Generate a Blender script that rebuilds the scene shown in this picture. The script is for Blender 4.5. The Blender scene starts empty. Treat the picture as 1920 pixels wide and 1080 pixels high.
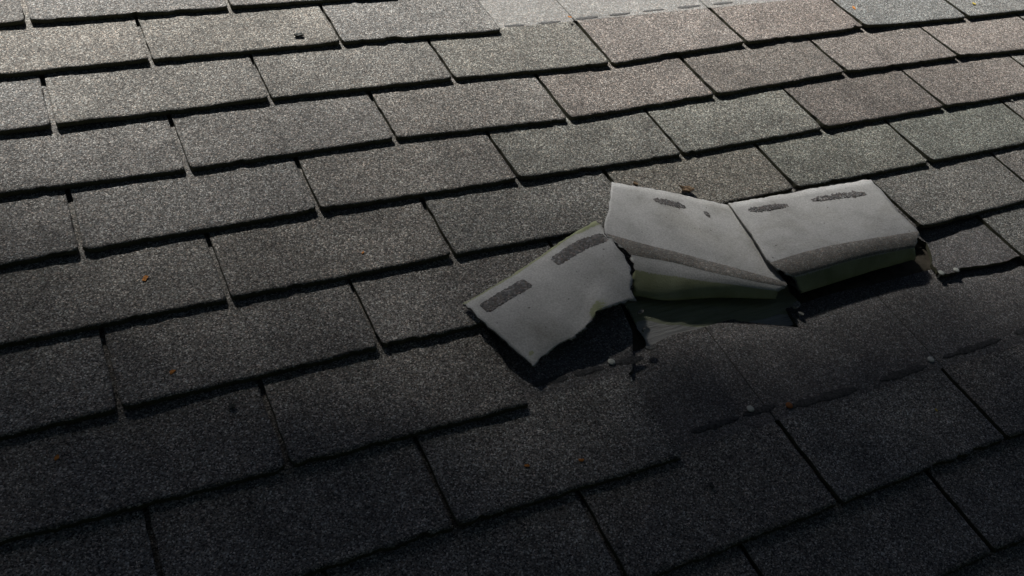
import bpy, math, random
from mathutils import Vector, Matrix, noise

# ------------------------------------------------------------------ frame, camera, light
PITCH = math.radians(24.0)                     # roof pitch
CP, SP = math.cos(PITCH), math.sin(PITCH)
def wv(x, u, n):                               # roof frame (along course, up the slope, off the roof) -> world
    return Vector((x, u * CP - n * SP, u * SP + n * CP))
ROT = Matrix.Rotation(PITCH, 4, 'X')
W, E = 0.3048, 0.127                           # tab width, course exposure
D = 0.0076                                     # height of one lap
T = 0.0068                                     # sheet thickness
scene = bpy.context.scene
col = scene.collection

cam_data = bpy.data.cameras.new('camera')
cam_data.sensor_width = 36.0
cam_data.lens = 1840.74 * 36.0 / 1920.0
cam_data.clip_start, cam_data.clip_end = 0.05, 2000.0
cam = bpy.data.objects.new('camera', cam_data)
col.objects.link(cam)
right = wv(0.89456, -0.40776, 0.18300)
down = wv(-0.19393, -0.72301, -0.66306)
fwd = wv(0.40268, 0.55766, -0.72586)
M = Matrix((right, -down, -fwd)).transposed().to_4x4()
M.translation = wv(-0.02682, -1.45730, 0.97161)
cam.matrix_world = M
scene.camera = cam

SHADE_EDGE, SHADE_SKEW, BLOCKER_R, BLOCKER_LEAVES = -0.180, -0.255, 2.3, 150000  # added sun blocker: position and slant of its shade, size, leaf count
SUN_EL, SUN_AZ = math.radians(36.0), math.radians(-5.0)      # against the roof plane
tosun = wv(math.sin(SUN_AZ) * math.cos(SUN_EL), math.cos(SUN_AZ) * math.cos(SUN_EL), math.sin(SUN_EL)).normalized()
world = bpy.data.worlds.new('World')
scene.world = world
world.use_nodes = True
wn = world.node_tree
sky = wn.nodes.new('ShaderNodeTexSky')
sky.sky_type = 'NISHITA'
sky.sun_disc = False
sky.sun_elevation = math.asin(tosun.z)
sky.sun_rotation = math.atan2(tosun.x, tosun.y)
sky.air_density, sky.dust_density = 0.35, 1.0
sky.ozone_density = 0.0
wn.links.new(sky.outputs[0], wn.nodes['Background'].inputs[0])
wn.nodes['Background'].inputs[1].default_value = 0.05
sun_data = bpy.data.lights.new('sun', 'SUN')
sun_data.energy = 5.0
sun_data.angle = math.radians(4.0)
sun_data.color = (1.0, 0.97, 0.925)
sun = bpy.data.objects.new('sun', sun_data)
col.objects.link(sun)
sun.rotation_euler = tosun.to_track_quat('Z', 'Y').to_euler()
sun.location = wv(0, 0, 5)
vs = scene.view_settings
vs.view_transform = 'Standard'
vs.look = 'None'
vs.gamma = 1.0
vs.use_curve_mapping = False
vs.exposure = 0.70

# ------------------------------------------------------------------ materials
def new_mat(name):
    m = bpy.data.materials.new(name)
    m.use_nodes = True
    nt = m.node_tree
    b = nt.nodes['Principled BSDF']
    return m, nt, b
def nd(nt, t, **kw):
    n = nt.nodes.new(t)
    for k, v in kw.items():
        setattr(n, k, v)
    return n
def ramp(nt, stops, interp='LINEAR'):
    r = nd(nt, 'ShaderNodeValToRGB')
    r.color_ramp.interpolation = interp
    e = r.color_ramp.elements
    while len(e) < len(stops):
        e.new(0.5)
    for el, (p, c) in zip(e, stops):
        el.position = p
        el.color = (c, c, c, 1) if not isinstance(c, tuple) else (*c, 1)
    return r
def math_n(nt, op, a, b=None):
    n = nd(nt, 'ShaderNodeMath', operation=op)
    for i, v in enumerate((a, b)):
        if v is None: continue
        if isinstance(v, (int, float)): n.inputs[i].default_value = v
        else: nt.links.new(v, n.inputs[i])
    return n.outputs[0]
def mix_col(nt, fac, a, b, mode='MIX'):
    n = nd(nt, 'ShaderNodeMix', data_type='RGBA', blend_type=mode)
    if isinstance(fac, (int, float)): n.inputs[0].default_value = fac
    else: nt.links.new(fac, n.inputs[0])
    for idx, v in ((6, a), (7, b)):
        if isinstance(v, tuple): n.inputs[idx].default_value = (*v, 1)
        else: nt.links.new(v, n.inputs[idx])
    return n.outputs[2]
def coords(nt):
    tc = nd(nt, 'ShaderNodeTexCoord')
    oi = nd(nt, 'ShaderNodeObjectInfo')
    off = math_n(nt, 'MULTIPLY', oi.outputs['Random'], 37.0)
    add = nd(nt, 'ShaderNodeVectorMath', operation='ADD')
    nt.links.new(tc.outputs['Object'], add.inputs[0])
    nt.links.new(off, add.inputs[1])
    return add.outputs[0], oi, tc

def granules(name, base, cell=0.0016, contrast=1.25, bump=0.9, use_tint=True, mottled=0.5):
    m, nt, b = new_mat(name)
    vec, oi, tc = coords(nt)
    v = nd(nt, 'ShaderNodeTexVoronoi', feature='F1')
    v.inputs['Scale'].default_value = 1.0 / cell
    nt.links.new(vec, v.inputs['Vector'])
    sep = nd(nt, 'ShaderNodeSeparateColor')
    nt.links.new(v.outputs['Color'], sep.inputs[0])
    lo = lambda x: max(0.08, 1 + (x - 1) * contrast)
    r = ramp(nt, [(0.0, lo(0.30)), (0.30, lo(0.62)), (0.70, lo(1.05)), (0.90, lo(1.6)), (1.0, lo(2.7))])
    nt.links.new(sep.outputs[0], r.inputs[0])
    hue = ramp(nt, [(0.0, (1.10, 0.96, 0.88)), (0.35, (1, 1, 1)), (0.65, (1, 1, 1)), (1.0, (0.92, 1.0, 1.06))])
    nt.links.new(sep.outputs[1], hue.inputs[0])
    n1 = nd(nt, 'ShaderNodeTexNoise')
    n1.inputs['Scale'].default_value = 16.0
    n1.inputs['Detail'].default_value = 5.0
    n1.inputs['Roughness'].default_value = 0.6
    nt.links.new(vec, n1.inputs['Vector'])
    r1 = ramp(nt, [(0.25, 1 - 0.45 * mottled), (0.75, 1 + 0.4 * mottled)])
    nt.links.new(n1.outputs['Fac'], r1.inputs[0])
    n2 = nd(nt, 'ShaderNodeTexNoise')
    n2.inputs['Scale'].default_value = 140.0
    n2.inputs['Detail'].default_value = 3.0
    nt.links.new(vec, n2.inputs['Vector'])
    r2 = ramp(nt, [(0.3, 0.84), (0.7, 1.16)])
    nt.links.new(n2.outputs['Fac'], r2.inputs[0])
    c = mix_col(nt, 1.0, r.outputs[0], base, 'MULTIPLY')
    c = mix_col(nt, 1.0, c, hue.outputs[0], 'MULTIPLY')
    c = mix_col(nt, 1.0, c, r1.outputs[0], 'MULTIPLY')
    c = mix_col(nt, 1.0, c, r2.outputs[0], 'MULTIPLY')
    if use_tint:
        c = mix_col(nt, 1.0, c, oi.outputs['Color'], 'MULTIPLY')
    nt.links.new(c, b.inputs['Base Color'])
    b.inputs['Roughness'].default_value = 0.82
    b.inputs['Specular IOR Level'].default_value = 0.35
    bp = nd(nt, 'ShaderNodeBump')
    bp.inputs['Strength'].default_value = bump
    bp.inputs['Distance'].default_value = cell * 0.45
    h = math_n(nt, 'SUBTRACT', sep.outputs[2], math_n(nt, 'MULTIPLY', v.outputs['Distance'], 1.2))
    nt.links.new(h, bp.inputs['Height'])
    nt.links.new(bp.outputs[0], b.inputs['Normal'])
    return m

M_GRAN = granules('shingle_granules', (0.205, 0.197, 0.182), mottled=0.65)
M_LAPL = granules('unworn_granules_pale', (0.29, 0.285, 0.27), contrast=0.7, use_tint=False, mottled=0.3)
M_LAPD = granules('unworn_granules_dark', (0.155, 0.150, 0.146), contrast=1.0, use_tint=False, mottled=0.6)
M_BAND = granules('granule_band', (0.265, 0.25, 0.225), cell=0.0018, contrast=0.4, bump=0.5, use_tint=False, mottled=0.5)
M_PATCH = granules('sealant_with_granules', (0.165, 0.158, 0.152), cell=0.003, contrast=0.6, bump=1.0, use_tint=False)

def plain(name, c, rough=0.8, nscale=300.0, amt=0.35, bump=0.3, dist=0.0008, spec=0.3):
    m, nt, b = new_mat(name)
    vec, oi, tc = coords(nt)
    n = nd(nt, 'ShaderNodeTexNoise')
    n.inputs['Scale'].default_value = nscale
    n.inputs['Detail'].default_value = 4.0
    nt.links.new(vec, n.inputs['Vector'])
    r = ramp(nt, [(0.25, 1 - amt), (0.75, 1 + amt)])
    nt.links.new(n.outputs['Fac'], r.inputs[0])
    nt.links.new(mix_col(nt, 1.0, r.outputs[0], c, 'MULTIPLY'), b.inputs['Base Color'])
    b.inputs['Roughness'].default_value = rough
    b.inputs['Specular IOR Level'].default_value = spec
    bp = nd(nt, 'ShaderNodeBump')
    bp.inputs['Strength'].default_value = bump
    bp.inputs['Distance'].default_value = dist
    nt.links.new(n.outputs['Fac'], bp.inputs['Height'])
    nt.links.new(bp.outputs[0], b.inputs['Normal'])
    return m
M_CUT = plain('torn_sheet_edge', (0.16, 0.155, 0.14), 0.9, 500, 0.5, 0.6)
M_EDGE = plain('asphalt_edge', (0.070, 0.070, 0.045), 0.9, 500, 0.5, 0.6)
M_SEAL = plain('sealant', (0.075, 0.075, 0.076), 0.95, 300, 0.6, 0.8, 0.0012, 0.05)
M_SEALP = plain('dusty_sealant', (0.12, 0.12, 0.119), 0.95, 300, 0.5, 0.8, 0.001, 0.05)
M_NAIL = plain('galvanised_nail', (0.52, 0.53, 0.48), 0.45, 900, 0.2, 0.2)
M_RUST = plain('rusty_nail', (0.30, 0.115, 0.035), 0.8, 900, 0.4, 0.3)
M_LEAF = plain('dry_orange_leaf', (0.52, 0.20, 0.035), 0.7, 400, 0.4, 0.3)
M_LEAFY = plain('dry_yellow_leaf', (0.50, 0.38, 0.05), 0.7, 400, 0.4, 0.3)
M_BARK = plain('brown_bark_chip', (0.20, 0.135, 0.08), 0.9, 260, 0.6, 0.8, 0.002)
M_DROP = plain('dark_dropping', (0.045, 0.05, 0.045), 0.7, 400, 0.5, 0.6, 0.002)
M_CHIP = plain('pale_chip', (0.24, 0.235, 0.215), 0.95, 350, 0.6, 0.8, 0.002)

def underside_mat():
    m, nt, b = new_mat('shingle_underside')
    vec, oi, tc = coords(nt)
    n1 = nd(nt, 'ShaderNodeTexNoise'); n1.inputs['Scale'].default_value = 22.0; n1.inputs['Detail'].default_value = 6.0
    n2 = nd(nt, 'ShaderNodeTexNoise'); n2.inputs['Scale'].default_value = 420.0; n2.inputs['Detail'].default_value = 3.0
    n3 = nd(nt, 'ShaderNodeTexVoronoi', feature='F1'); n3.inputs['Scale'].default_value = 120.0
    for n in (n1, n2, n3): nt.links.new(vec, n.inputs['Vector'])
    r1 = ramp(nt, [(0.25, (0.385, 0.382, 0.366)), (0.45, (0.475, 0.472, 0.458)), (0.75, (0.55, 0.547, 0.532))])
    nt.links.new(n1.outputs['Fac'], r1.inputs[0])
    r2 = ramp(nt, [(0.3, 0.80), (0.7, 1.14)])
    nt.links.new(n2.outputs['Fac'], r2.inputs[0])
    c = mix_col(nt, 1.0, r1.outputs[0], r2.outputs[0], 'MULTIPLY')
    n4 = nd(nt, 'ShaderNodeTexNoise'); n4.inputs['Scale'].default_value = 9.0; n4.inputs['Detail'].default_value = 8.0; n4.inputs['Roughness'].default_value = 0.7; n4.inputs['Distortion'].default_value = 0.6
    nt.links.new(vec, n4.inputs['Vector'])
    r4 = ramp(nt, [(0.36, (0.86, 0.85, 0.82)), (0.50, (1, 1, 1)), (0.66, (1.05, 1.05, 1.05))])
    nt.links.new(n4.outputs['Fac'], r4.inputs[0])
    c = mix_col(nt, 1.0, c, r4.outputs[0], 'MULTIPLY')
    # scattered specks of dirt
    sep = nd(nt, 'ShaderNodeSeparateColor'); nt.links.new(n3.outputs['Color'], sep.inputs[0])
    rad = math_n(nt, 'MULTIPLY', math_n(nt, 'GREATER_THAN', sep.outputs[0], 0.80), math_n(nt, 'MULTIPLY', sep.outputs[1], 0.17))
    speck = math_n(nt, 'LESS_THAN', n3.outputs['Distance'], rad)
    c = mix_col(nt, math_n(nt, 'MULTIPLY', speck, 0.75), c, (0.09, 0.085, 0.075))
    # shade painted on as a green tint, where the vertex mask says
    at = nd(nt, 'ShaderNodeAttribute', attribute_name='green_shade')
    w = math_n(nt, 'ADD', at.outputs['Fac'], math_n(nt, 'MULTIPLY', math_n(nt, 'SUBTRACT', n2.outputs['Fac'], 0.5), 0.9))
    w = math_n(nt, 'ADD', w, math_n(nt, 'MULTIPLY', math_n(nt, 'SUBTRACT', n1.outputs['Fac'], 0.5), 0.7))
    rw = ramp(nt, [(0.42, 0.0), (0.58, 1.0)]); nt.links.new(w, rw.inputs[0])
    gr = ramp(nt, [(0.3, (0.19, 0.215, 0.095)), (0.7, (0.36, 0.38, 0.22))]); nt.links.new(n1.outputs['Fac'], gr.inputs[0])
    c = mix_col(nt, math_n(nt, 'MULTIPLY', rw.outputs[0], 0.85), c, gr.outputs[0])
    nt.links.new(c, b.inputs['Base Color'])
    b.inputs['Roughness'].default_value = 0.9
    b.inputs['Specular IOR Level'].default_value = 0.12
    bp = nd(nt, 'ShaderNodeBump'); bp.inputs['Strength'].default_value = 0.5; bp.inputs['Distance'].default_value = 0.0007
    nt.links.new(n2.outputs['Fac'], bp.inputs['Height'])
    nt.links.new(bp.outputs[0], b.inputs['Normal'])
    return m
M_UNDER = underside_mat()

def wood_mat():
    m, nt, b = new_mat('weathered_deck_wood')
    tc = nd(nt, 'ShaderNodeTexCoord')
    mp = nd(nt, 'ShaderNodeMapping'); mp.inputs['Scale'].default_value = (14.0, 260.0, 260.0)
    mp.inputs['Rotation'].default_value = (0, 0, 0.16)
    nt.links.new(tc.outputs['Object'], mp.inputs[0])
    n = nd(nt, 'ShaderNodeTexNoise'); n.inputs['Scale'].default_value = 1.0; n.inputs['Detail'].default_value = 7.0; n.inputs['Roughness'].default_value = 0.65
    nt.links.new(mp.outputs[0], n.inputs['Vector'])
    r = ramp(nt, [(0.28, (0.11, 0.105, 0.098)), (0.42, (0.33, 0.325, 0.31)), (0.72, (0.50, 0.49, 0.47))])
    nt.links.new(n.outputs['Fac'], r.inputs[0])
    at = nd(nt, 'ShaderNodeAttribute', attribute_name='green_shade')
    n2 = nd(nt, 'ShaderNodeTexNoise'); n2.inputs['Scale'].default_value = 30.0; n2.inputs['Detail'].default_value = 6.0
    nt.links.new(tc.outputs['Object'], n2.inputs['Vector'])
    w = math_n(nt, 'ADD', at.outputs['Fac'], math_n(nt, 'MULTIPLY', math_n(nt, 'SUBTRACT', n2.outputs['Fac'], 0.5), 0.8))
    rw = ramp(nt, [(0.45, 0.0), (0.55, 1.0)]); nt.links.new(w, rw.inputs[0])
    g = mix_col(nt, 0.55, r.outputs[0], (0.19, 0.22, 0.075), 'MIX')  # shaded wood painted as a green mix over the grain
    c = mix_col(nt, rw.outputs[0], r.outputs[0], g)
    nt.links.new(c, b.inputs['Base Color'])
    b.inputs['Roughness'].default_value = 0.9
    bp = nd(nt, 'ShaderNodeBump'); bp.inputs['Strength'].default_value = 0.9; bp.inputs['Distance'].default_value = 0.002
    nt.links.new(n.outputs['Fac'], bp.inputs['Height'])
    nt.links.new(bp.outputs[0], b.inputs['Normal'])
    return m
M_WOOD = wood_mat()
M_DECK = plain('dark_deck_boards', (0.075, 0.066, 0.052), 0.95, 60, 0.5, 0.6, 0.002, 0.1)

# ------------------------------------------------------------------ helpers
def link_mesh(name, verts, faces, mats, parent=None, loc=(0, 0, 0), fmat=None, green_shade=None, smooth=True):
    me = bpy.data.meshes.new(name)
    me.from_pydata(verts, [], faces)
    for m in mats: me.materials.append(m)
    if fmat: me.polygons.foreach_set('material_index', fmat)
    if smooth: me.polygons.foreach_set('use_smooth', [True] * len(me.polygons))
    if green_shade is not None:
        a = me.attributes.new('green_shade', 'FLOAT', 'POINT')
        a.data.foreach_set('value', green_shade)
    me.update()
    o = bpy.data.objects.new(name, me)
    col.objects.link(o)
    if parent is not None:
        o.parent = parent
        o.location = loc
    return o
def on_roof(o, x, u, n, rz=0.0):                # a top-level thing lying on the slope
    o.matrix_world = Matrix.Translation(wv(x, u, n)) @ ROT @ Matrix.Rotation(rz, 4, 'Z')
def tag(o, label, cat, group=None):
    o['label'] = label
    o['category'] = cat
    if group: o['group'] = group
    return o
def nz(x, y, s, seed=0.0):
    return noise.noise(Vector((x * s, y * s, seed * 3.17 + 0.5)))

# ------------------------------------------------------------------ ground and the roof
gv = [(-600, -600, -4.2), (600, -600, -4.2), (600, 600, -4.2), (-600, 600, -4.2)]
ground = link_mesh('ground', gv, [(0, 1, 2, 3)], [plain('lawn', (0.05, 0.07, 0.025), 0.95, 3.0, 0.4)])
ground['kind'] = 'structure'

roof = bpy.data.objects.new('roof', None)
col.objects.link(roof)
roof.rotation_euler = (PITCH, 0, 0)
tag(roof, 'weathered grey asphalt shingle roof with rows of tabs, some torn away', 'roof')

SLOT = {(0.0, 2): (-3.6, -2.3), (1.0, 2): (1.0, 2.9), (2.0, 2): (3.0, -1.6), (3.0, 2): (-0.6, -11.4), (4.0, 2): (3.9, 2.6), (5.0, 2): (7.1, 7.6), (6.0, 2): (-5.8, 1.6), (0.5, 1): (1.4, 1.3), (1.5, 1): (2.5, -0.8), (2.5, 1): (-5.9, -11.0), (0.5, 3): (1.3, -3.1), (1.5, 3): (6.6, 0.6), (2.5, 3): (1.1, -12.0), (3.5, 3): (-0.9, -2.7), (4.5, 3): (9.4, 8.3), (5.5, 3): (5.3, 8.0), (0.0, 4): (-4.6, 1.2), (1.0, 4): (1.8, 3.7), (2.0, 4): (5.2, -1.6), (3.0, 4): (-0.2, -7.1), (4.0, 4): (1.5, -1.5), (5.0, 4): (-2.1, 1.2), (0.5, 5): (-2.4, 2.7), (1.5, 5): (-0.2, 2.3), (3.5, 5): (-0.2, 0.9), (4.5, 5): (-1.7, 0.2), (0.0, 6): (-3.0, 1.2), (1.0, 6): (1.7, 4.7), (4.0, 6): (7.4, -6.3), (0.5, 7): (0.5, -0.8), (1.5, 7): (-2.4, -4.3), (2.0, 8): (-1.4, -5.5), (2.5, 9): (0.9, 0.2), (3.5, 9): (-4.7, 4.6), (3.0, 10): (1.6, 8.5), (0.0, 0): (-5.3, 1.9), (1.0, 0): (1.2, -1.8)}
TINT = {(2, 0): (1.0, 1.0, .98), (2, 1): (.97, .97, .95), (2, 2): (.93, .94, .90), (2, 3): (1.06, .99, .97), (2, 4): (1.08, .99, .96), (2, 5): (.90, .96, 1.0), (2, 6): (.92, .97, 1.0),
        (3, 1.5): (1.02, 1.0, .98), (3, 2.5): (1.06, .99, .96), (3, 3.5): (.92, .87, .84), (3, 4.5): (1.0, .94, .92), (3, 5.5): (1.02, .95, .93),
        (4, 0): (.90, .91, .92), (4, 1): (.96, .95, .93), (4, 2): (.95, .98, .94), (4, 3): (.96, 1.0, .95), (4, 4): (.78, .73, .71), (4, 5): (.92, .86, .84),
        (5, 2.5): (.98, .97, .90), (5, 3.5): (.92, .97, .91), (5, 4.5): (.88, .95, .90), (5, 1.5): (.93, .95, .94), (5, -.5): (.95, .95, .94), (5, .5): (.93, .92, .90),
        (6, 4): (.92, .94, .93), (7, 4.5): (.88, .92, .92), (7, -.5): (.92, .92, .93), (1, .5): (1.04, 1.03, .99), (1, -.5): (1.08, 1.06, 1.02)}
LIFT = {(4, 4): (4.5, 1.0), (2, 5): (4.0, 0.8), (5, 4.5): (3.5, 1.0), (4, 0): (2.2, 2.5), (6, 1): (2.5, .5), (3, 3.5): (2.5, 1), (5, 3.5): (2, .6)}

def slot_at(k, j):
    if (float(k), j) in SLOT:
        return SLOT[(float(k), j)]
    rr = random.Random(int(k * 2) * 131 + j * 977)
    return (rr.uniform(-3, 3), rr.uniform(-3, 3))

def make_tab(j, k, cols=30, torn_right=None, top_edge=None, lap=None, lapfrom=None):
    """one tab of a course with its headlap: a sheet 12 in tall, slots cut into the lower 5 in"""
    rr = random.Random(int(k * 2) * 7919 + j * 104729)
    (dl, ul), (dr, ur) = slot_at(k, j), slot_at(k + 1, j)
    x0 = k * W + dl / 1000; x1 = (k + 1) * W + dr / 1000
    ub0 = -j * E + ul / 1000; ub1 = -j * E + ur / 1000
    sl = rr.uniform(0.0026, 0.0042); sr = rr.uniform(0.0024, 0.0042)
    ll, lr = LIFT.get((j, k), (rr.random() ** 1.6 * 4.2, rr.random() ** 1.6 * 3.6))
    bow = rr.uniform(-0.4, 0.9)
    rows = [0.0, 0.006, 0.014, 0.026, 0.040, 0.056, 0.072, 0.088, 0.104, 0.119, E + 0.006]
    lapr = [E + 0.0075, E + 0.03, E + 0.07, 2 * E, 2.4 * E]
    allr = rows + lapr
    seed = rr.uniform(0, 50)
    V, F, FM = [], [], []
    ox, ou = k * W, -j * E
    for r, up in enumerate(allr):
        ex = r < len(rows)
        t = max(0.0, 1 - up / E)
        lx = (x0 + sl + 0.0012 * nz(seed, up, 160) + 0.0006 * rr.uniform(-1, 1)) if ex else k * W + 0.0004
        rx = (x1 - sr + 0.0012 * nz(seed + 9, up, 160) + 0.0006 * rr.uniform(-1, 1)) if ex else (k + 1) * W - 0.0004
        if torn_right and not ex: rx = torn_right(up) + 0.002 * nz(seed, up, 90)
        if ex:                                   # rounded, worn corners
            rad = 0.006 if (j, k) in LIFT else 0.0025
            if up < rad:
                q = rad - math.sqrt(max(0, rad * rad - (rad - up) ** 2))
                lx += q; rx -= q
        for c in range(cols + 1):
            s = c / cols
            x = lx + (rx - lx) * s
            ub = ub0 + (ub1 - ub0) * s
            uu = up
            if r == 0:
                uu += 0.0012 * nz(x + seed, j, 70) + 0.0010 * rr.uniform(-1, 1) + 0.0008 * nz(x + seed, j, 16) + max(0, nz(x * 1.0 + seed, j + 3, 45) - 0.36) * 0.012
            if r == len(allr) - 1 and top_edge:
                uu = top_edge(x) + j * E
            b0 = ub * t + (1 - t) * ou
            n = -D * up / E
            lift = ((1 - s) ** 4 * ll + s ** 4 * lr + bow * 4 * s * (1 - s) * 0.6) / 1000
            n += lift * t * t
            n += 0.0007 * nz(x, up - j * E, 14, 2.0) * (1 if ex else 0.3)
            if ex: n += 0.0013 * t * t * nz(x, seed, 30, 4.0)
            if r == 0: n -= 0.0006
            V.append((x - ox, b0 + uu - ou, n))
    nc = cols + 1
    for r in range(len(allr) - 1):
        for c in range(cols):
            F.append((r * nc + c, r * nc + c + 1, (r + 1) * nc + c + 1, (r + 1) * nc + c))
            FM.append(2 if (lap and allr[r] >= (lapfrom or E) - 0.002) else 0)
    # the cut edges, as a skirt down to the sheet's underside
    R = len(allr)
    ring = [c for c in range(nc)] + [r * nc + cols for r in range(1, R)] + [(R - 1) * nc + c for c in range(cols - 1, -1, -1)] + [r * nc for r in range(R - 2, 0, -1)]
    base = len(V)
    for i in ring:
        x, u, n = V[i]
        V.append((x, u, n - T))
    L = len(ring)
    for i in range(L):
        a, b2 = ring[i], ring[(i + 1) % L]
        F.append((b2, a, base + i, base + (i + 1) % L)); FM.append(1)
    o = link_mesh('shingle', V, F, [M_GRAN, M_EDGE, lap or M_GRAN], roof, (ox, ou, 0), FM)
    sh = [i for i in range(len(F)) if FM[i] == 1]
    for i in sh: o.data.polygons[i].use_smooth = False
    g = rr.uniform(0.92, 1.06); w_ = rr.uniform(-0.02, 0.02)
    tc = TINT.get((j, k), (g + w_, g, g - w_))
    o.color = (*tc, 1)
    return o

MISSING = {(1, 2.5), (1, 3.5), (1, 4.5), (7, 1.5), (7, 2.5), (7, 3.5), (8, 2), (8, 3), (8, 4), (8, 5)}
tabs = {}
for j in range(-4, 14):
    for i in range(-4, 12):
        k = i + (0.5 if j % 2 else 0.0)
        if (j, k) in MISSING: continue
        kw = {}
        if j == 2 and k >= 2: kw = dict(lap=M_LAPL, lapfrom=E + 0.007)
        if (j, k) == (8, 1):
            kw = dict(lap=M_LAPD, torn_right=lambda up: 2 * W + max(0, min(0.05, (up - E) * 0.55)))
        if j == 9 and k >= 1.5: kw = dict(lap=M_LAPD)
        if (j, k) == (9, 2.5):
            def te(x):
                kk = x / W
                if 2.68 < kk < 2.97: return -E * (6.62 + 0.30 * (kk - 2.68) / 0.29) 
                return -E * (6.60 + 0.02 * math.sin(kk * 9))
            kw['top_edge'] = te
        if (j, k) == (9, 1.5):
            kw['top_edge'] = lambda x: -E * (6.67 - 0.10 * max(0, (x / W - 2.0)) / 0.5 + 0.02 * math.sin(x * 60))
        near = -1 <= j <= 10 and -1 <= k <= 6.5
        tabs[(j, k)] = make_tab(j, k, cols=72 if near else 8, **kw)

# roof beyond the part built tab by tab
V, F = [], []
for j in range(-14, 22):
    for i in range(-12, 22):
        k = i + (0.5 if j % 2 else 0.0)
        if -4 <= j < 14 and -4 <= i < 12: continue
        b = len(V); x0, x1, u0 = k * W + 0.004, (k + 1) * W - 0.004, -j * E
        V += [(x0, u0, 0), (x1, u0, 0), (x1, u0 + 2 * E, -2 * D), (x0, u0 + 2 * E, -2 * D), (x0, u0, -T), (x1, u0, -T)]
        F += [(b, b + 1, b + 2, b + 3), (b + 4, b + 5, b + 1, b)]
o = link_mesh('shingle_field', V, F, [M_GRAN], roof, smooth=False)
o['kind'] = 'stuff'

# the boards of the deck
def make_plank(u0, u1, x0, x1, detailed):
    nx, nu = (90, 14) if detailed else (1, 1)
    V, F, A = [], [], []
    for b_ in range(nu + 1):
        for a in range(nx + 1):
            x = x0 + (x1 - x0) * a / nx; u = u0 + (u1 - u0) * b_ / nu
            n = -0.0252
            shd = 0.0
            if detailed:
                n += 0.0022 * nz(x * 0.25, u, 120) + 0.0012 * nz(x * 0.1, u, 300)
                # mask of painted green shade, not applied here: a tongue reaching down from under the fold
                lim = -0.852 + 0.03 * max(0, (0.80 - x)) / 0.13 * 1.0
                shd = max(0, min(1, 0.5 + (u - lim) * 45))
            V.append((x, u, n)); A.append(shd)
    for b_ in range(nu):
        for a in range(nx):
            i = b_ * (nx + 1) + a
            F.append((i, i + 1, i + nx + 2, i + nx + 1))
    bse = len(V)
    V += [(x0, u0, -0.048), (x1, u0, -0.048), (x1, u1, -0.048), (x0, u1, -0.048)]; A += [0] * 4
    e = [0, nx, (nu + 1) * (nx + 1) - 1, nu * (nx + 1)]
    for q in range(4):
        F.append((e[q], bse + q, bse + (q + 1) % 4, e[(q + 1) % 4]))
    link_mesh('plank', V, F, [M_DECK], roof)
u = -2.75
while u < 1.8:
    u1 = u + 0.14
    if u < -0.8 < u1 or u < -0.92 < u1 or u < -0.7 < u1:
        make_plank(u, u1 - 0.003, -3.6, 0.55, False)
        make_plank(u, u1 - 0.003, 0.553, 1.45, True)
        make_plank(u, u1 - 0.003, 1.453, 6.6, False)
    else:
        make_plank(u, u1 - 0.003, -3.6, 6.6, False)
    u = u1

ul = link_mesh('added_gap_backing', [(-3.6, -2.75, -0.06), (6.6, -2.75, -0.06), (6.6, 1.8, -0.06), (-3.6, 1.8, -0.06)], [(0, 1, 2, 3)], [plain('added_black_backing', (0.02, 0.02, 0.02), 0.95)], roof)  # added black sheet, stops light showing up through the board gaps

# torn mat of the sheet that is gone, still stuck to the deck below the folds
V, F, A = [], [], []
NX, NU = 70, 16
for b_ in range(NU + 1):
    for a in range(NX + 1):
        f, g = a / NX, b_ / NU
        u = -0.868 + 0.128 * g
        x = 0.660 + 0.275 * f + (0.004 * nz(u, 3, 90) + 0.003 * nz(u, 7, 300) if a in (0, NX) else 0)
        if a == 0: x += 0.010 * g
        n = -0.0222 + 0.0075 * min(1, g / 0.75) + 0.0016 * nz(x * 0.35, u + 0.3 * x, 110) + 0.0009 * nz(x * 0.2, u, 320)
        n -= 0.0030 * max(0, f - 0.75) / 0.25
        lim = -0.812 - 0.045 * min(1, max(0, (x - 0.672)) / 0.11) + 0.010 + 0.004 * nz(x, u, 60)  # outline of the fold's shadow, painted green on the mat
        V.append((x, u, n)); A.append(max(0, min(1, 0.5 + (u - lim) * 60)))
for b_ in range(NU):
    for a in range(NX):
        i = b_ * (NX + 1) + a
        F.append((i, i + 1, i + NX + 2, i + NX + 1))
tm = link_mesh('torn_mat', V, F, [M_WOOD], roof, green_shade=A)
tm['label'] = 'bare grey wood-grained layer with painted green shade below the middle flap'

# what is left of the lower layer beside the right-hand fold
REM = [(1225, -771), (1231, -790), (1219, -816), (1204, -832), (1195, -853), (1209, -861), (1229, -862), (1243, -856), (1292, -863), (1339, -866), (1377, -862), (1500, -866), (1830, -862), (1830, -712), (1222, -712)]
def jag(poly, step, amp, seed):
    rr = random.Random(seed); out = []
    for i, a in enumerate(poly):
        b = poly[(i + 1) % len(poly)]
        L = math.hypot(b[0] - a[0], b[1] - a[1]); m = max(1, int(L / step))
        for q in range(m):
            f = q / m
            out.append((a[0] + (b[0] - a[0]) * f + rr.uniform(-amp, amp), a[1] + (b[1] - a[1]) * f + rr.uniform(-amp, amp)))
    return out
pr = [(x / 1000, u / 1000) for x, u in jag(REM, 6, 1.0, 4)]
top = [(x - 1.22, u + 0.86, -D * (u + 8 * E) / E + (0.003 if u < -0.84 else 0.0)) for x, u in pr]
Ln = len(top)
V = top + [(x, u, n - T) for x, u, n in top]
F = [tuple(range(Ln - 1, -1, -1))] if False else [tuple(range(Ln))]
FM = [0]
for i in range(Ln):
    F.append(((i + 1) % Ln, i, Ln + i, Ln + (i + 1) % Ln)); FM.append(1)
o = link_mesh('shingle', V, F, [M_LAPD, M_EDGE], roof, (1.22, -0.86, 0), FM, smooth=False)
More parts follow.
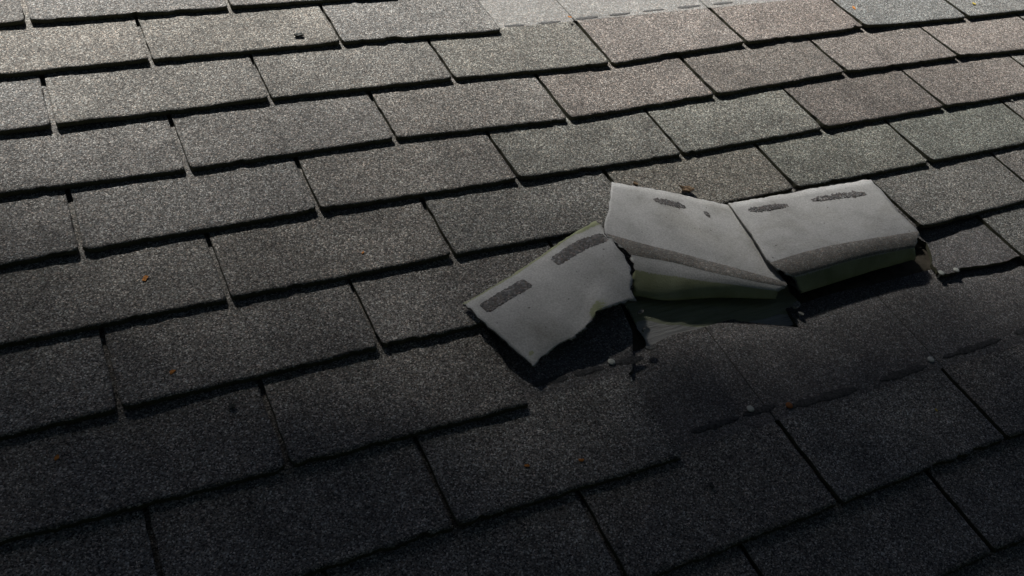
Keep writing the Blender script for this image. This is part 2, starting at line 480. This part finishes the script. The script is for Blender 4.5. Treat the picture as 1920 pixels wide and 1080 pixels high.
o['label'] = 'torn remnant of a lower shingle held by two nails'

# ------------------------------------------------------------------ sealant strips and nails
def strip(parent, a, b, n_of, wdt=0.011, seed=0, mat=M_SEAL, name='sealant_strip', thick=0.0005):
    """a low pad with ragged outline from a to b on the sheet of `parent`"""
    rr = random.Random(seed)
    ax, au = a; bx, bu = b
    L = math.hypot(bx - ax, bu - au); tx, tu = (bx - ax) / L, (bu - au) / L
    m = 26; V, F = [], []
    pl = parent.location
    for i in range(m + 1):
        f = i / m
        hw = wdt * 0.5 * (max(0.0, 1 - abs(2 * f - 1) ** 3.0) ** 0.5 + 0.03) * rr.uniform(0.62, 1.2) * (0.8 + 0.35 * nz(ax + f * L, au, 60, seed))
        cx, cu = ax + tx * L * f, au + tu * L * f
        for q, hh in ((-1, 0.0), (-0.75, thick), (0.6, thick), (1, 0.0)):
            x, u = cx - tu * hw * q, cu + tx * hw * q
            V.append((x - pl.x, u - pl.y, n_of(x, u) + 0.0003 + hh - pl.z))
    for i in range(m):
        for q in range(3):
            F.append((i * 4 + q, (i + 1) * 4 + q, (i + 1) * 4 + q + 1, i * 4 + q + 1))
    F += [(0, 1, 2, 3), (m * 4 + 3, m * 4 + 2, m * 4 + 1, m * 4)]
    return link_mesh(name, V, F, [mat], parent)
def sheet_n(j): return lambda x, u: -D * (u + j * E) / E
def mm(p): return (p[0] / 1000, p[1] / 1000)
S2 = [(769, -116), (810, -118), (838, -118), (885, -118), (919, -115), (969, -114), (994, -113), (1042, -112), (1071, -111), (1121, -110), (1152, -110), (1208, -109), (1240, -109), (1290, -109)]
S8 = [(470, -862), (525, -864), (534, -864), (579, -864), (597, -863), (640, -865)]
S9 = [(640, -989), (716, -989), (722, -988), (778, -988), (792, -996), (912, -1000), (952, -999), (1045, -998), (1078, -994), (1203, -992), (1232, -991), (1300, -990)]
for q, (j, L, wd) in enumerate(((2, S2, .0110), (8, S8, .013), (9, S9, .015))):
    for i in range(0, len(L), 2):
        a, b = mm(L[i]), mm(L[i + 1])
        km = (a[0] + b[0]) / 2 / W
        key = min((t for t in tabs if t[0] == j), key=lambda t: abs(t[1] + 0.5 - km))
        strip(tabs[key], a, b, sheet_n(j), wd * (1 + 0.15 * math.sin(i * 2.1)), seed=i + q * 50, mat=M_SEALP if j == 2 else M_SEAL)

NAILS = [(592, -860, 8), (738, -983, 9), (1056, -992, 9), (1198, -857, 8), (1229, -859, 8), (794, -995, 9)]
def lathe(profile, seg=14):
    V, F = [], []
    for r, z in profile:
        for i in range(seg):
            a = 2 * math.pi * i / seg
            V.append((r * math.cos(a), r * math.sin(a), z))
    for p in range(len(profile) - 1):
        for i in range(seg):
            F.append((p * seg + i, p * seg + (i + 1) % seg, (p + 1) * seg + (i + 1) % seg, (p + 1) * seg + i))
    F.append(tuple(range((len(profile) - 1) * seg, len(profile) * seg)))
    return V, F
for i, (x, u, j) in enumerate(NAILS):
    V, F = lathe([(0.0016, -0.012), (0.0016, 0.0004), (0.0046, 0.0004), (0.0052, 0.0011), (0.0044, 0.0019), (0.0020, 0.0023)])
    o = link_mesh('nail', V, F, [M_RUST if i == 5 else M_NAIL], roof, (x / 1000, u / 1000, sheet_n(j)(0, u / 1000) + (0.0032 if i in (3, 4) else 0.0012)))
    if i == 5: o['label'] = 'rusty orange nail head'

# ------------------------------------------------------------------ the three torn, folded shingles
RIGHT = [
    [(919, -645, 8), (1006, -647, 8), (1110, -649, 8), (1210, -652, 8)],
    [(910, -710, 15), (1008, -712, 14), (1106, -715, 14), (1198, -724, 15)],
    [(898, -761, 23), (992, -759, 22), (1090, -761, 22), (1189, -766, 22)],
    [(893, -786, 26), (983, -781, 26), (1086, -784, 25), (1188, -791, 24)],
    [(902, -803, 25), (983, -799, 25), (1080, -798, 24), (1175, -803, 23)],
    [(917, -816, 19), (991, -813, 19), (1080, -811, 18), (1164, -815, 17)],
    [(930, -833, 0), (1005, -829, 0), (1086, -825, 0), (1166, -824, 0)],
    [(932, -826, -6), (1007, -822, -6), (1088, -818, -6), (1166, -817, -6)],
    [(932, -795, -9), (1007, -792, -9), (1088, -788, -9), (1166, -787, -9)]]
MID = [
    [(750, -561, 12), (807, -586, 10), (863, -615, 8), (925, -647, 4)],
    [(710, -618, 20), (775, -653, 18), (845, -691, 14), (923, -729, 7)],
    [(675, -668, 26), (736, -711, 25), (808, -756, 22), (904, -817, 15)],
    [(683, -693, 26), (741, -731, 25), (810, -771, 22), (902, -823, 16)],
    [(690, -714, 24), (748, -746, 23), (811, -784, 21), (897, -826, 15)],
    [(689, -735, 20), (741, -764, 19), (808, -794, 17), (886, -828, 12)],
    [(679, -754, 10), (729, -781, 10), (801, -803, 9), (883, -830, 6)],
    [(679, -769, 0), (725, -791, 0), (798, -806, 0), (881, -832, 0)],
    [(682, -762, -7), (727, -782, -7), (800, -796, -7), (882, -822, -7)],
    [(690, -735, -9), (735, -755, -9), (802, -770, -9), (880, -796, -9)]]
LEFT = [
    [(433, -725, 8), (479, -709, 9), (525, -693, 10), (578, -672, 12), (628, -652, 14), (681, -635, 18)],
    [(436, -737, 11), (481, -722, 13), (526, -706, 14), (578, -686, 16), (631, -667, 18), (679, -663, 23)],
    [(444, -767, 14), (490, -751, 18), (535, -738, 20), (584, -719, 22), (634, -701, 24), (680, -695, 27)],
    [(459, -805, 14), (500, -793, 18), (540, -783, 20), (582, -769, 22), (621, -751, 25), (678, -745, 26)],
    [(472, -835, 12), (505, -821, 15), (544, -808, 17), (574, -795, 20), (607, -776, 26), (666, -768, 23)],
    [(478, -848, 10), (512, -832, 12), (545, -824, 14), (570, -815, 20), (600, -799, 26), (660, -789, 20)]]
def cr(P, t):                                    # Catmull-Rom through a list of vectors, t in 0..len-1
    i = min(int(t), len(P) - 2); f = t - i
    p1, p2 = P[i], P[i + 1]
    p0 = P[i - 1] if i else p1 * 2 - p2
    p3 = P[i + 2] if i + 2 < len(P) else p2 * 2 - p1
    return 0.5 * ((2 * p1) + (p2 - p0) * f + (2 * p0 - 5 * p1 + 4 * p2 - p3) * f * f + (3 * p1 - p0 - 3 * p2 + p3) * f ** 3)
class Sheet:
    def __init__(self, rows):
        self.rows = [[Vector(p) / 1000 for p in r] for r in rows]
        self.nr, self.nc = len(rows), len(rows[0])
        self.k = [0.0]                           # row knots: mean chord length, so that short rows do not overshoot
        for a, b in zip(self.rows, self.rows[1:]):
            self.k.append(self.k[-1] + sum((q - p).length for p, q in zip(a, b)) / self.nc)
    def at(self, r, c):                          # r row parameter, c column parameter
        P, K = [cr(row, c) for row in self.rows], self.k
        i = min(int(r), self.nr - 2); f = r - i
        h = K[i + 1] - K[i]
        def tan(q):
            a, b = max(q - 1, 0), min(q + 1, self.nr - 1)
            return (P[b] - P[a]) / (K[b] - K[a])
        m0, m1 = tan(i) * h, tan(i + 1) * h
        return P[i] * (2 * f ** 3 - 3 * f * f + 1) + m0 * (f ** 3 - 2 * f * f + f) + P[i + 1] * (3 * f * f - 2 * f ** 3) + m1 * (f ** 3 - f * f)
    def normal(self, r, c):
        e = 0.02
        a = self.at(min(r + e, self.nr - 1), c) - self.at(max(r - e, 0), c)
        b = self.at(r, min(c + e, self.nc - 1)) - self.at(r, max(c - e, 0))
        n = b.cross(a)
        n = -n if n.length and a.cross(b).z > 0 and n.z < 0 else n
        return (a.cross(b) * -1).normalized() if False else (a.cross(b)).normalized()
def build_sheet(name, rows, base, ragged, shade_fn, sub_r=5, sub_c=14, seed=0, th=0.0034):
    S = Sheet(rows)
    rr = random.Random(seed)
    NR, NC = (S.nr - 1) * sub_r, (S.nc - 1) * sub_c
    V, A, N = [], [], []
    for a in range(NR + 1):
        for b in range(NC + 1):
            r, c = a / sub_r, b / sub_c
            p = S.at(r, c)
            for side, on in (('t', a == 0), ('b', a == NR), ('l', b == 0), ('r', b == NC)):
                if on:
                    am = ragged.get(side, 0.0005)
                    if callable(am): am = am(r)
                    p = p + Vector((rr.uniform(-am, am), rr.uniform(-am, am), 0))
                    am2 = am * 0.9
                    p = p + Vector((am2 * nz(p.x, p.y, 60, seed), am2 * nz(p.y, p.x, 60, seed + 5), 0))
            p.z += 0.0012 * nz(p.x, p.y, 22, seed)
            V.append(p); A.append(shade_fn(r, c, S))
            N.append(S.normal(min(max(r, 0.02), S.nr - 1.02), min(max(c, .02), S.nc - 1.02)))
    sgn = 1 if N[NC // 2 + (NC + 1)].z > 0 else -1
    n0 = len(V); nc = NC + 1
    V2 = V + [p - n * sgn * th for p, n in zip(V, N)]
    F, FM = [], []
    for a in range(NR):
        for b in range(NC):
            i = a * nc + b
            q = (i, i + nc, i + nc + 1, i + 1)
            F.append(q); FM.append(0)
            F.append(tuple(n0 + x for x in reversed(q))); FM.append(2)
    ring = [b for b in range(nc)] + [a * nc + NC for a in range(1, NR + 1)] + [NR * nc + b for b in range(NC - 1, -1, -1)] + [a * nc for a in range(NR - 1, 0, -1)]
    for i in range(len(ring)):
        x, y = ring[i], ring[(i + 1) % len(ring)]
        F.append((x, y, n0 + y, n0 + x)); FM.append(1)
    bs = Vector(base) / 1000
    o = link_mesh(name, [tuple(p - bs) for p in V2], F, [M_UNDER, M_CUT, M_GRAN], None, fmat=FM, green_shade=A + [0.0] * len(A))
    on_roof(o, *bs)
    o['_s'] = 0
    del o['_s']
    return o, S, bs, sgn
def pad(name, parent, S, bs, sgn, r0, r1, c0, c1, mat, lift=0.0007, nr=6, ncn=40, rag=0.25, seed=1, holes=0.0, tap=0.35):
    """thin layer lying on a sheet, in the sheet's own row / column coordinates"""
    rr = random.Random(seed)
    V, F = [], []
    for a in range(nr + 1):
        for b in range(ncn + 1):
            c = c0 + (c1 - c0) * b / ncn
            mid = (r0(c) + r1(c)) / 2; hw = (r1(c) - r0(c)) / 2
            w = 1 + rag * (nz(c * 9, a // (nr // 2 + 1), 3.0, seed) + rr.uniform(-0.35, 0.35)) if a in (0, nr) else 1
            endt = min(1.0, 3.5 * min(b, ncn - b) / ncn + tap) if rag > 0.1 else 1.0
            r = mid + hw * (2 * a / nr - 1) * w * endt
            edge = a in (0, nr) or b in (0, ncn)
            V.append(tuple(S.at(r, c) + S.normal(r, c) * sgn * (0.0002 if edge else lift) + Vector((0, 0, 0.0012 * nz(*S.at(r, c)[:2], 22, parent['seed']))) - bs))
    for a in range(nr):
        for b in range(ncn):
            if holes and rr.random() < holes: continue
            i = a * (ncn + 1) + b
            F.append((i, i + ncn + 1, i + ncn + 2, i + 1))
    return link_mesh(name, V, F, [mat], parent)

GRP = 'torn shingles folded back on the roof'
def shade_right(r, c, S):  # fold front below the crease coloured green for its own shade
    if r < 4.9: return 0.0
    return 0.25 + 0.75 * min(1, (r - 4.9) / 0.25) - 0.1 * max(0, 1.2 - c)
o, S, bs, sg = build_sheet('torn_shingle', RIGHT, (1050, -800, -5), {'l': lambda r: 0.0010 if r < 2.6 else 0.0030, 'r': 0.0016, 't': 0.0010}, shade_right, seed=3)
o['seed'] = 3
tag(o, 'square pale shingle flap folded up over a dark rounded crease, rightmost of three', 'torn shingle', GRP)
pad('granule_band', o, S, bs, sg, lambda c: 2.98, lambda c: 4.95, 0.0, 2.99, M_BAND, rag=0.03, nr=10)
pad('sealant_patch', o, S, bs, sg, lambda c: 0.24 + .05 * c, lambda c: 0.46 + .05 * c, 0.26, 1.08, M_PATCH, seed=5, holes=0.26, rag=.6, nr=8)
pad('sealant_patch', o, S, bs, sg, lambda c: 0.20 + .05 * c, lambda c: 0.42 + .05 * c, 1.56, 2.66, M_PATCH, seed=6, holes=0.26, rag=.6, nr=8)

def shade_mid(r, c, S):  # front of the bulge painted in green shade
    return max(0, min(1, 0.5 + (r - 5.15) * 3.0))
o, S, bs, sg = build_sheet('torn_shingle', MID, (790, -780, -5), {'l': lambda r: 0.0008 if r < 2.1 else 0.0030, 'r': 0.0016, 't': 0.0009}, shade_mid, seed=8)
o['seed'] = 8
tag(o, 'wedge shaped pale shingle flap with bulging fold painted in green shade, middle of three', 'torn shingle', GRP)
pad('granule_band', o, S, bs, sg, lambda c: 2.05, lambda c: 3.98, 0.03, 3.0, M_BAND, rag=0.03, nr=6)
pad('sealant_patch', o, S, bs, sg, lambda c: 0.30, lambda c: 0.50, 1.0, 1.75, M_PATCH, seed=15, holes=0.26, rag=.6, nr=8)
pad('sealant_patch', o, S, bs, sg, lambda c: 0.40, lambda c: 0.58, 2.12, 2.24, M_PATCH, seed=16, rag=.4, ncn=10)

def shade_left(r, c, S):  # shade coloured green along the top edge and at the notch
    a = max(0.0, 1 - r / 0.55) * (0.95 if c > 0.1 else 0.8) + 0.25 * (r < .95 and c > 4.2)
    b = max(0.0, 1 - math.hypot((r - 4.7) * 0.9, (c - 3.75) * 1.0) / 0.8)
    d = 0.75 * max(0.0, 1 - math.hypot((r - 4.0) * 1.4, (c - 0.35) * 1.6) / 0.45)
    return min(1, max(a, b, d))
o, S, bs, sg = build_sheet('torn_shingle', LEFT, (560, -780, -5), {'b': 0.0022, 'r': 0.0030, 'l': 0.0012, 't': 0.0008}, shade_left, sub_c=10, seed=21)
o['seed'] = 21
tag(o, 'pale shingle piece torn off and turned underside up, two dark sealant patches, leftmost', 'torn shingle', GRP)
pad('sealant_patch', o, S, bs, sg, lambda c: 1.10 , lambda c: 1.75, 0.28, 1.98, M_PATCH, seed=25, rag=.22, tap=.75)
pad('sealant_patch', o, S, bs, sg, lambda c: 1.02 , lambda c: 1.66, 3.0, 4.88, M_PATCH, seed=26, rag=.22, tap=.75)

# ------------------------------------------------------------------ loose bits on the roof
def surf(x, u):                                   # top of the tabs at a point
    j = math.ceil(-u / E - 1e-6)
    return -D * (u + j * E) / E
def flake(name, x, u, n, size, mat, label, cat, seed, thick=0.0012, aspect=0.6, group=None, curl=0.15, m=11):
    rr = random.Random(seed)
    rz = rr.uniform(0, 6.28)
    V = [(0, 0, thick + size * curl * 0.5)]
    ring = []
    for i in range(m):
        a = 2 * math.pi * i / m
        rad = size * 0.5 * rr.uniform(0.6, 1.15)
        ring.append((rad * math.cos(a), rad * math.sin(a) * aspect, thick + size * curl * rr.uniform(0, 1)))
    V += ring + [(x_ * 0.96, y_ * 0.96, z_ - thick) for x_, y_, z_ in ring]
    F = [(0, 1 + i, 1 + (i + 1) % m) for i in range(m)]
    F += [(1 + (i + 1) % m, 1 + i, 1 + m + i, 1 + m + (i + 1) % m) for i in range(m)]
    F.append(tuple(range(2 * m, m, -1)))
    o = link_mesh(name, V, F, [mat], smooth=False)
    on_roof(o, x / 1000, u / 1000, n, rz)
    tag(o, label, cat, group)
    return o
DEB = [
    ('leaf_fragment', 60, -571, 11, M_LEAF, 'brightest orange leaf scrap, on a left-hand tab at mid height', 'leaf'),
    ('leaf_fragment', 61, -725, 9, M_LEAF, 'dull orange leaf scrap on a lower left tab, below the brightest scrap', 'leaf'),
    ('leaf_fragment', -75, -802, 8, M_LEAF, 'faint orange leaf scrap nearest the lower left corner', 'leaf'),
    ('leaf_fragment', 479, -986, 9, M_LEAF, 'dim orange leaf scrap at bottom centre, right one of two', 'leaf'),
    ('leaf_fragment', 413, -972, 7, M_LEAF, 'dim orange leaf scrap at bottom centre, left one of two', 'leaf'),
    ('leaf_fragment', 901, -120, 9, M_LEAF, 'small orange leaf scrap between the sealant dashes near the top', 'leaf'),
    ('leaf_fragment', 1559, -175, 12, M_LEAF, 'orange leaf scrap on the bluish tab at top right', 'leaf'),
    ('leaf_fragment', 1885, -208, 11, M_LEAFY, 'yellow leaf scrap on the topmost tab at far right', 'leaf'),
    ('leaf_fragment', 338, -597, 6, M_LEAF, 'tiny orange leaf scrap left of the torn shingles', 'leaf'),
    ('leaf_fragment', 996, -1067, 5, M_LEAFY, 'tiny yellow leaf scrap on dark tab at lower right', 'leaf'),
    ('bark_chip', 873, -594, 27, M_BARK, 'brown bark chip lying above the middle torn shingle', 'bark chip'),
    ('bark_chip', 798, -560, 11, M_BARK, 'small brown bark chip at the upper left of the middle flap', 'bark chip'),
    ('dropping', 395, -98, 17, M_DROP, 'dark dropping on a pale tab near the top left', 'dropping'),
    ('dropping', 114, -791, 10, M_DROP, 'small dark dropping on the lower left tabs', 'dropping'),
    ('dropping', 619, -1067, 10, M_DROP, 'small dark dropping at the bottom, right of centre', 'dropping'),
    ('grit_flake', 1375, -334, 6, M_CHIP, 'pale flake in the slot between two upper right tabs', 'flake'),
    ('grit_flake', 1701, -513, 12, M_CHIP, 'pale flake under a tab edge at the far right', 'flake'),
]
for i, (nm, x, u, s, mt, lb, ct) in enumerate(DEB):
    flake(nm, x, u, surf(x / 1000, u / 1000) + 0.0008, s / 1000, mt, lb, ct, 100 + i, curl=0.25 if s > 20 else 0.12, thick=0.003 if nm in ('bark_chip', 'dropping') else 0.001)
CH = [(916, -846, -.010, 22, 'pale shingle chip in the dark gap between middle and right flaps'),
      (914, -861, -.012, 9, 'tiny pale chip just below the gap between the flaps'),
      (655, -855, -.009, 17, 'pale chip at the lower end of the torn edge beside the bare wood'),
      (672, -797, -.006, 12, 'pale crumb at the upper end of the torn edge beside the bare wood'),
      (663, -824, -.008, 9, 'pale crumb midway along the torn edge beside the bare wood')]
for i, (x, u, n, s, lb) in enumerate(CH):
    flake('shingle_chip', x, u, n, s / 1000, M_CHIP, lb, 'chip', 300 + i, thick=0.003, aspect=0.6, curl=0.1, m=7)

# ------------------------------------------------------------------ unseen leafy sun blocker, added to shade the lower roof
def make_sun_blocker():
    root = bpy.data.objects.new('blocker_tree', None)
    col.objects.link(root)
    rr = random.Random(77)
    foot = Vector((-1.8, -4.6, -4.2))
    root.location = foot
    tag(root, 'added leafy sun blocker over the lower roof, outside the picture', 'blocker_tree')
    ts = Vector((math.sin(SUN_AZ) * math.cos(SUN_EL), math.cos(SUN_AZ) * math.cos(SUN_EL), math.sin(SUN_EL)))
    ax = Vector((1.0, SHADE_SKEW, 0)); ax = (ax - ts * ax.dot(ts)).normalized()
    up = ts.cross(ax); up = up if up.y < 0 else -up            # away from the sun's path, up and back over the eave
    edge = Vector((0.9, SHADE_EDGE, 0.0))
    c0 = edge + ts * 5.0 + up * BLOCKER_R
    inv = cam.matrix_world.inverted()
    V, F = [], []
    n = 0
    it = 0
    while n < BLOCKER_LEAVES:
        it += 1                                                # evenly spread points, so that the added shade falls without blotches
        p = Vector(((it * 0.8191725134) % 1, (it * 0.6710436067) % 1, (it * 0.5497004779) % 1)) * 2 - Vector((1, 1, 1))
        if p.length > 1: continue
        q = c0 + ax * p.x * 7.5 + ts * p.y * 2.4 + up * p.z * BLOCKER_R
        if rr.random() > min(1.0, 0.10 + 0.6 * (p.z + 1) * BLOCKER_R / 0.9): continue   # sparser towards the lower edge
        wld = wv(*q)
        v = inv @ wld
        if v.z < 0 and abs(v.x) < -v.z * 1.1 and abs(v.y) < -v.z * 0.62: continue
        if q.z < 0.9: continue
        n += 1
        w = wld - foot
        a = Vector((rr.gauss(0, 1), rr.gauss(0, 1), rr.gauss(0, 1))).normalized()
        b = a.cross(Vector((rr.gauss(0, 1), rr.gauss(0, 1), rr.gauss(0, 1)))).normalized()
        s = rr.uniform(0.045, 0.075) * min(1.9, 1 + 2.2 * max(0.0, (p.z + 1) * BLOCKER_R - 0.25))
        k = len(V)
        V += [tuple(w - a * s), tuple(w + b * s * 0.55), tuple(w + a * s), tuple(w - b * s * 0.55)]
        F.append((k, k + 1, k + 2, k + 3))
    link_mesh('blocker_crown', V, F, [plain('leaf_green', (0.05, 0.085, 0.025), 0.6, 5.0, 0.3)], root, smooth=False)
    cw = wv(*c0) - foot
    def limb(name, pts, rads):
        V, F = [], []; seg = 12
        for p, r in zip(pts, rads):
            for i in range(seg):
                a = 2 * math.pi * i / seg
                V.append((p[0] + r * math.cos(a), p[1] + r * math.sin(a), p[2] + 0.3 * r * math.sin(a * 2)))
        for k in range(len(pts) - 1):
            for i in range(seg):
                F.append((k * seg + i, k * seg + (i + 1) % seg, (k + 1) * seg + (i + 1) % seg, (k + 1) * seg + i))
        link_mesh(name, V, F, [M_BARK], root)
    limb('blocker_trunk', [(0, 0, 0), (0.05, 0.1, 2.5), (0.2, 0.5, 5.0), tuple(cw * 0.75 + Vector((0, -0.4, 0.9))), tuple(cw)], [0.36, 0.28, 0.23, 0.17, 0.08])
    limb('blocker_branch', [tuple(cw * 0.75 + Vector((0, -0.4, 0.9))), tuple(cw + Vector((1.6, 0.2, 0.2))), tuple(cw + Vector((3.4, 0.6, 0.1)))], [0.12, 0.08, 0.03])
    return root
make_sun_blocker()

def side_blocker(loc, rad, leaves, label, seed):  # unseen, added to cut sky light on the lower roof
    """a leafy sky-light blocker added round the house, outside the picture"""
    rr = random.Random(seed)
    root = bpy.data.objects.new('blocker_tree', None)
    col.objects.link(root)
    root.location = (loc[0], loc[1], -4.2)
    tag(root, label, 'blocker_tree', 'added trees blocking sky light')
    inv = cam.matrix_world.inverted()
    V, F = [], []
    for i in range(leaves):
        while True:
            p = Vector((rr.uniform(-1, 1), rr.uniform(-1, 1), rr.uniform(-1, 1)))
            if p.length > 1: continue
            w = Vector((p.x * rad[0], p.y * rad[1], p.z * rad[2] + loc[2] + 4.2))
            wd = w + root.location
            v = inv @ wd
            if v.z < 0 and abs(v.x) < -v.z * 1.1 and abs(v.y) < -v.z * 0.62: continue
            if (wd - cam.location).length < 0.9: continue
            if wd.y * -SP + wd.z * CP < 0.15 and -2.9 < wd.y * CP + wd.z * SP < 2 and -3.7 < wd.x < 6.8: continue
            break
        a = Vector((rr.gauss(0, 1), rr.gauss(0, 1), rr.gauss(0, 1))).normalized()
        b = a.cross(Vector((rr.gauss(0, 1), rr.gauss(0, 1), rr.gauss(0, 1)))).normalized()
        s = rr.uniform(0.10, 0.16)
        k = len(V)
        V += [tuple(w - a * s), tuple(w + b * s * 0.55), tuple(w + a * s), tuple(w - b * s * 0.55)]
        F.append((k, k + 1, k + 2, k + 3))
    link_mesh('blocker_crown', V, F, [bpy.data.materials['leaf_green']], root, smooth=False)
    V, F = [], []; seg = 10; hh = loc[2] + 4.2
    for z, r in ((0, 0.3), (hh * 0.5, 0.22), (hh, 0.12), (hh + rad[2] * 0.6, 0.03)):
        for i in range(seg):
            a = 2 * math.pi * i / seg
            V.append((r * math.cos(a) + 0.1 * math.sin(z), r * math.sin(a), z))
    for k in range(3):
        for i in range(seg):
            F.append((k * seg + i, k * seg + (i + 1) % seg, (k + 1) * seg + (i + 1) % seg, (k + 1) * seg + i))
    link_mesh('blocker_trunk', V, F, [M_BARK], root)
side_blocker((-5.2, -3.2, 1.6), (2.6, 2.6, 4.6), 9000, 'added leafy sky-light blocker off the left end of the eave, outside the picture', 5)
side_blocker((0.4, -5.0, 1.2), (3.0, 1.9, 4.6), 9000, 'added leafy sky-light blocker straight below the eave, outside the picture', 6)
side_blocker((5.6, -4.2, 1.6), (2.8, 2.3, 4.6), 9000, 'added leafy sky-light blocker off the right end of the eave, outside the picture', 7)
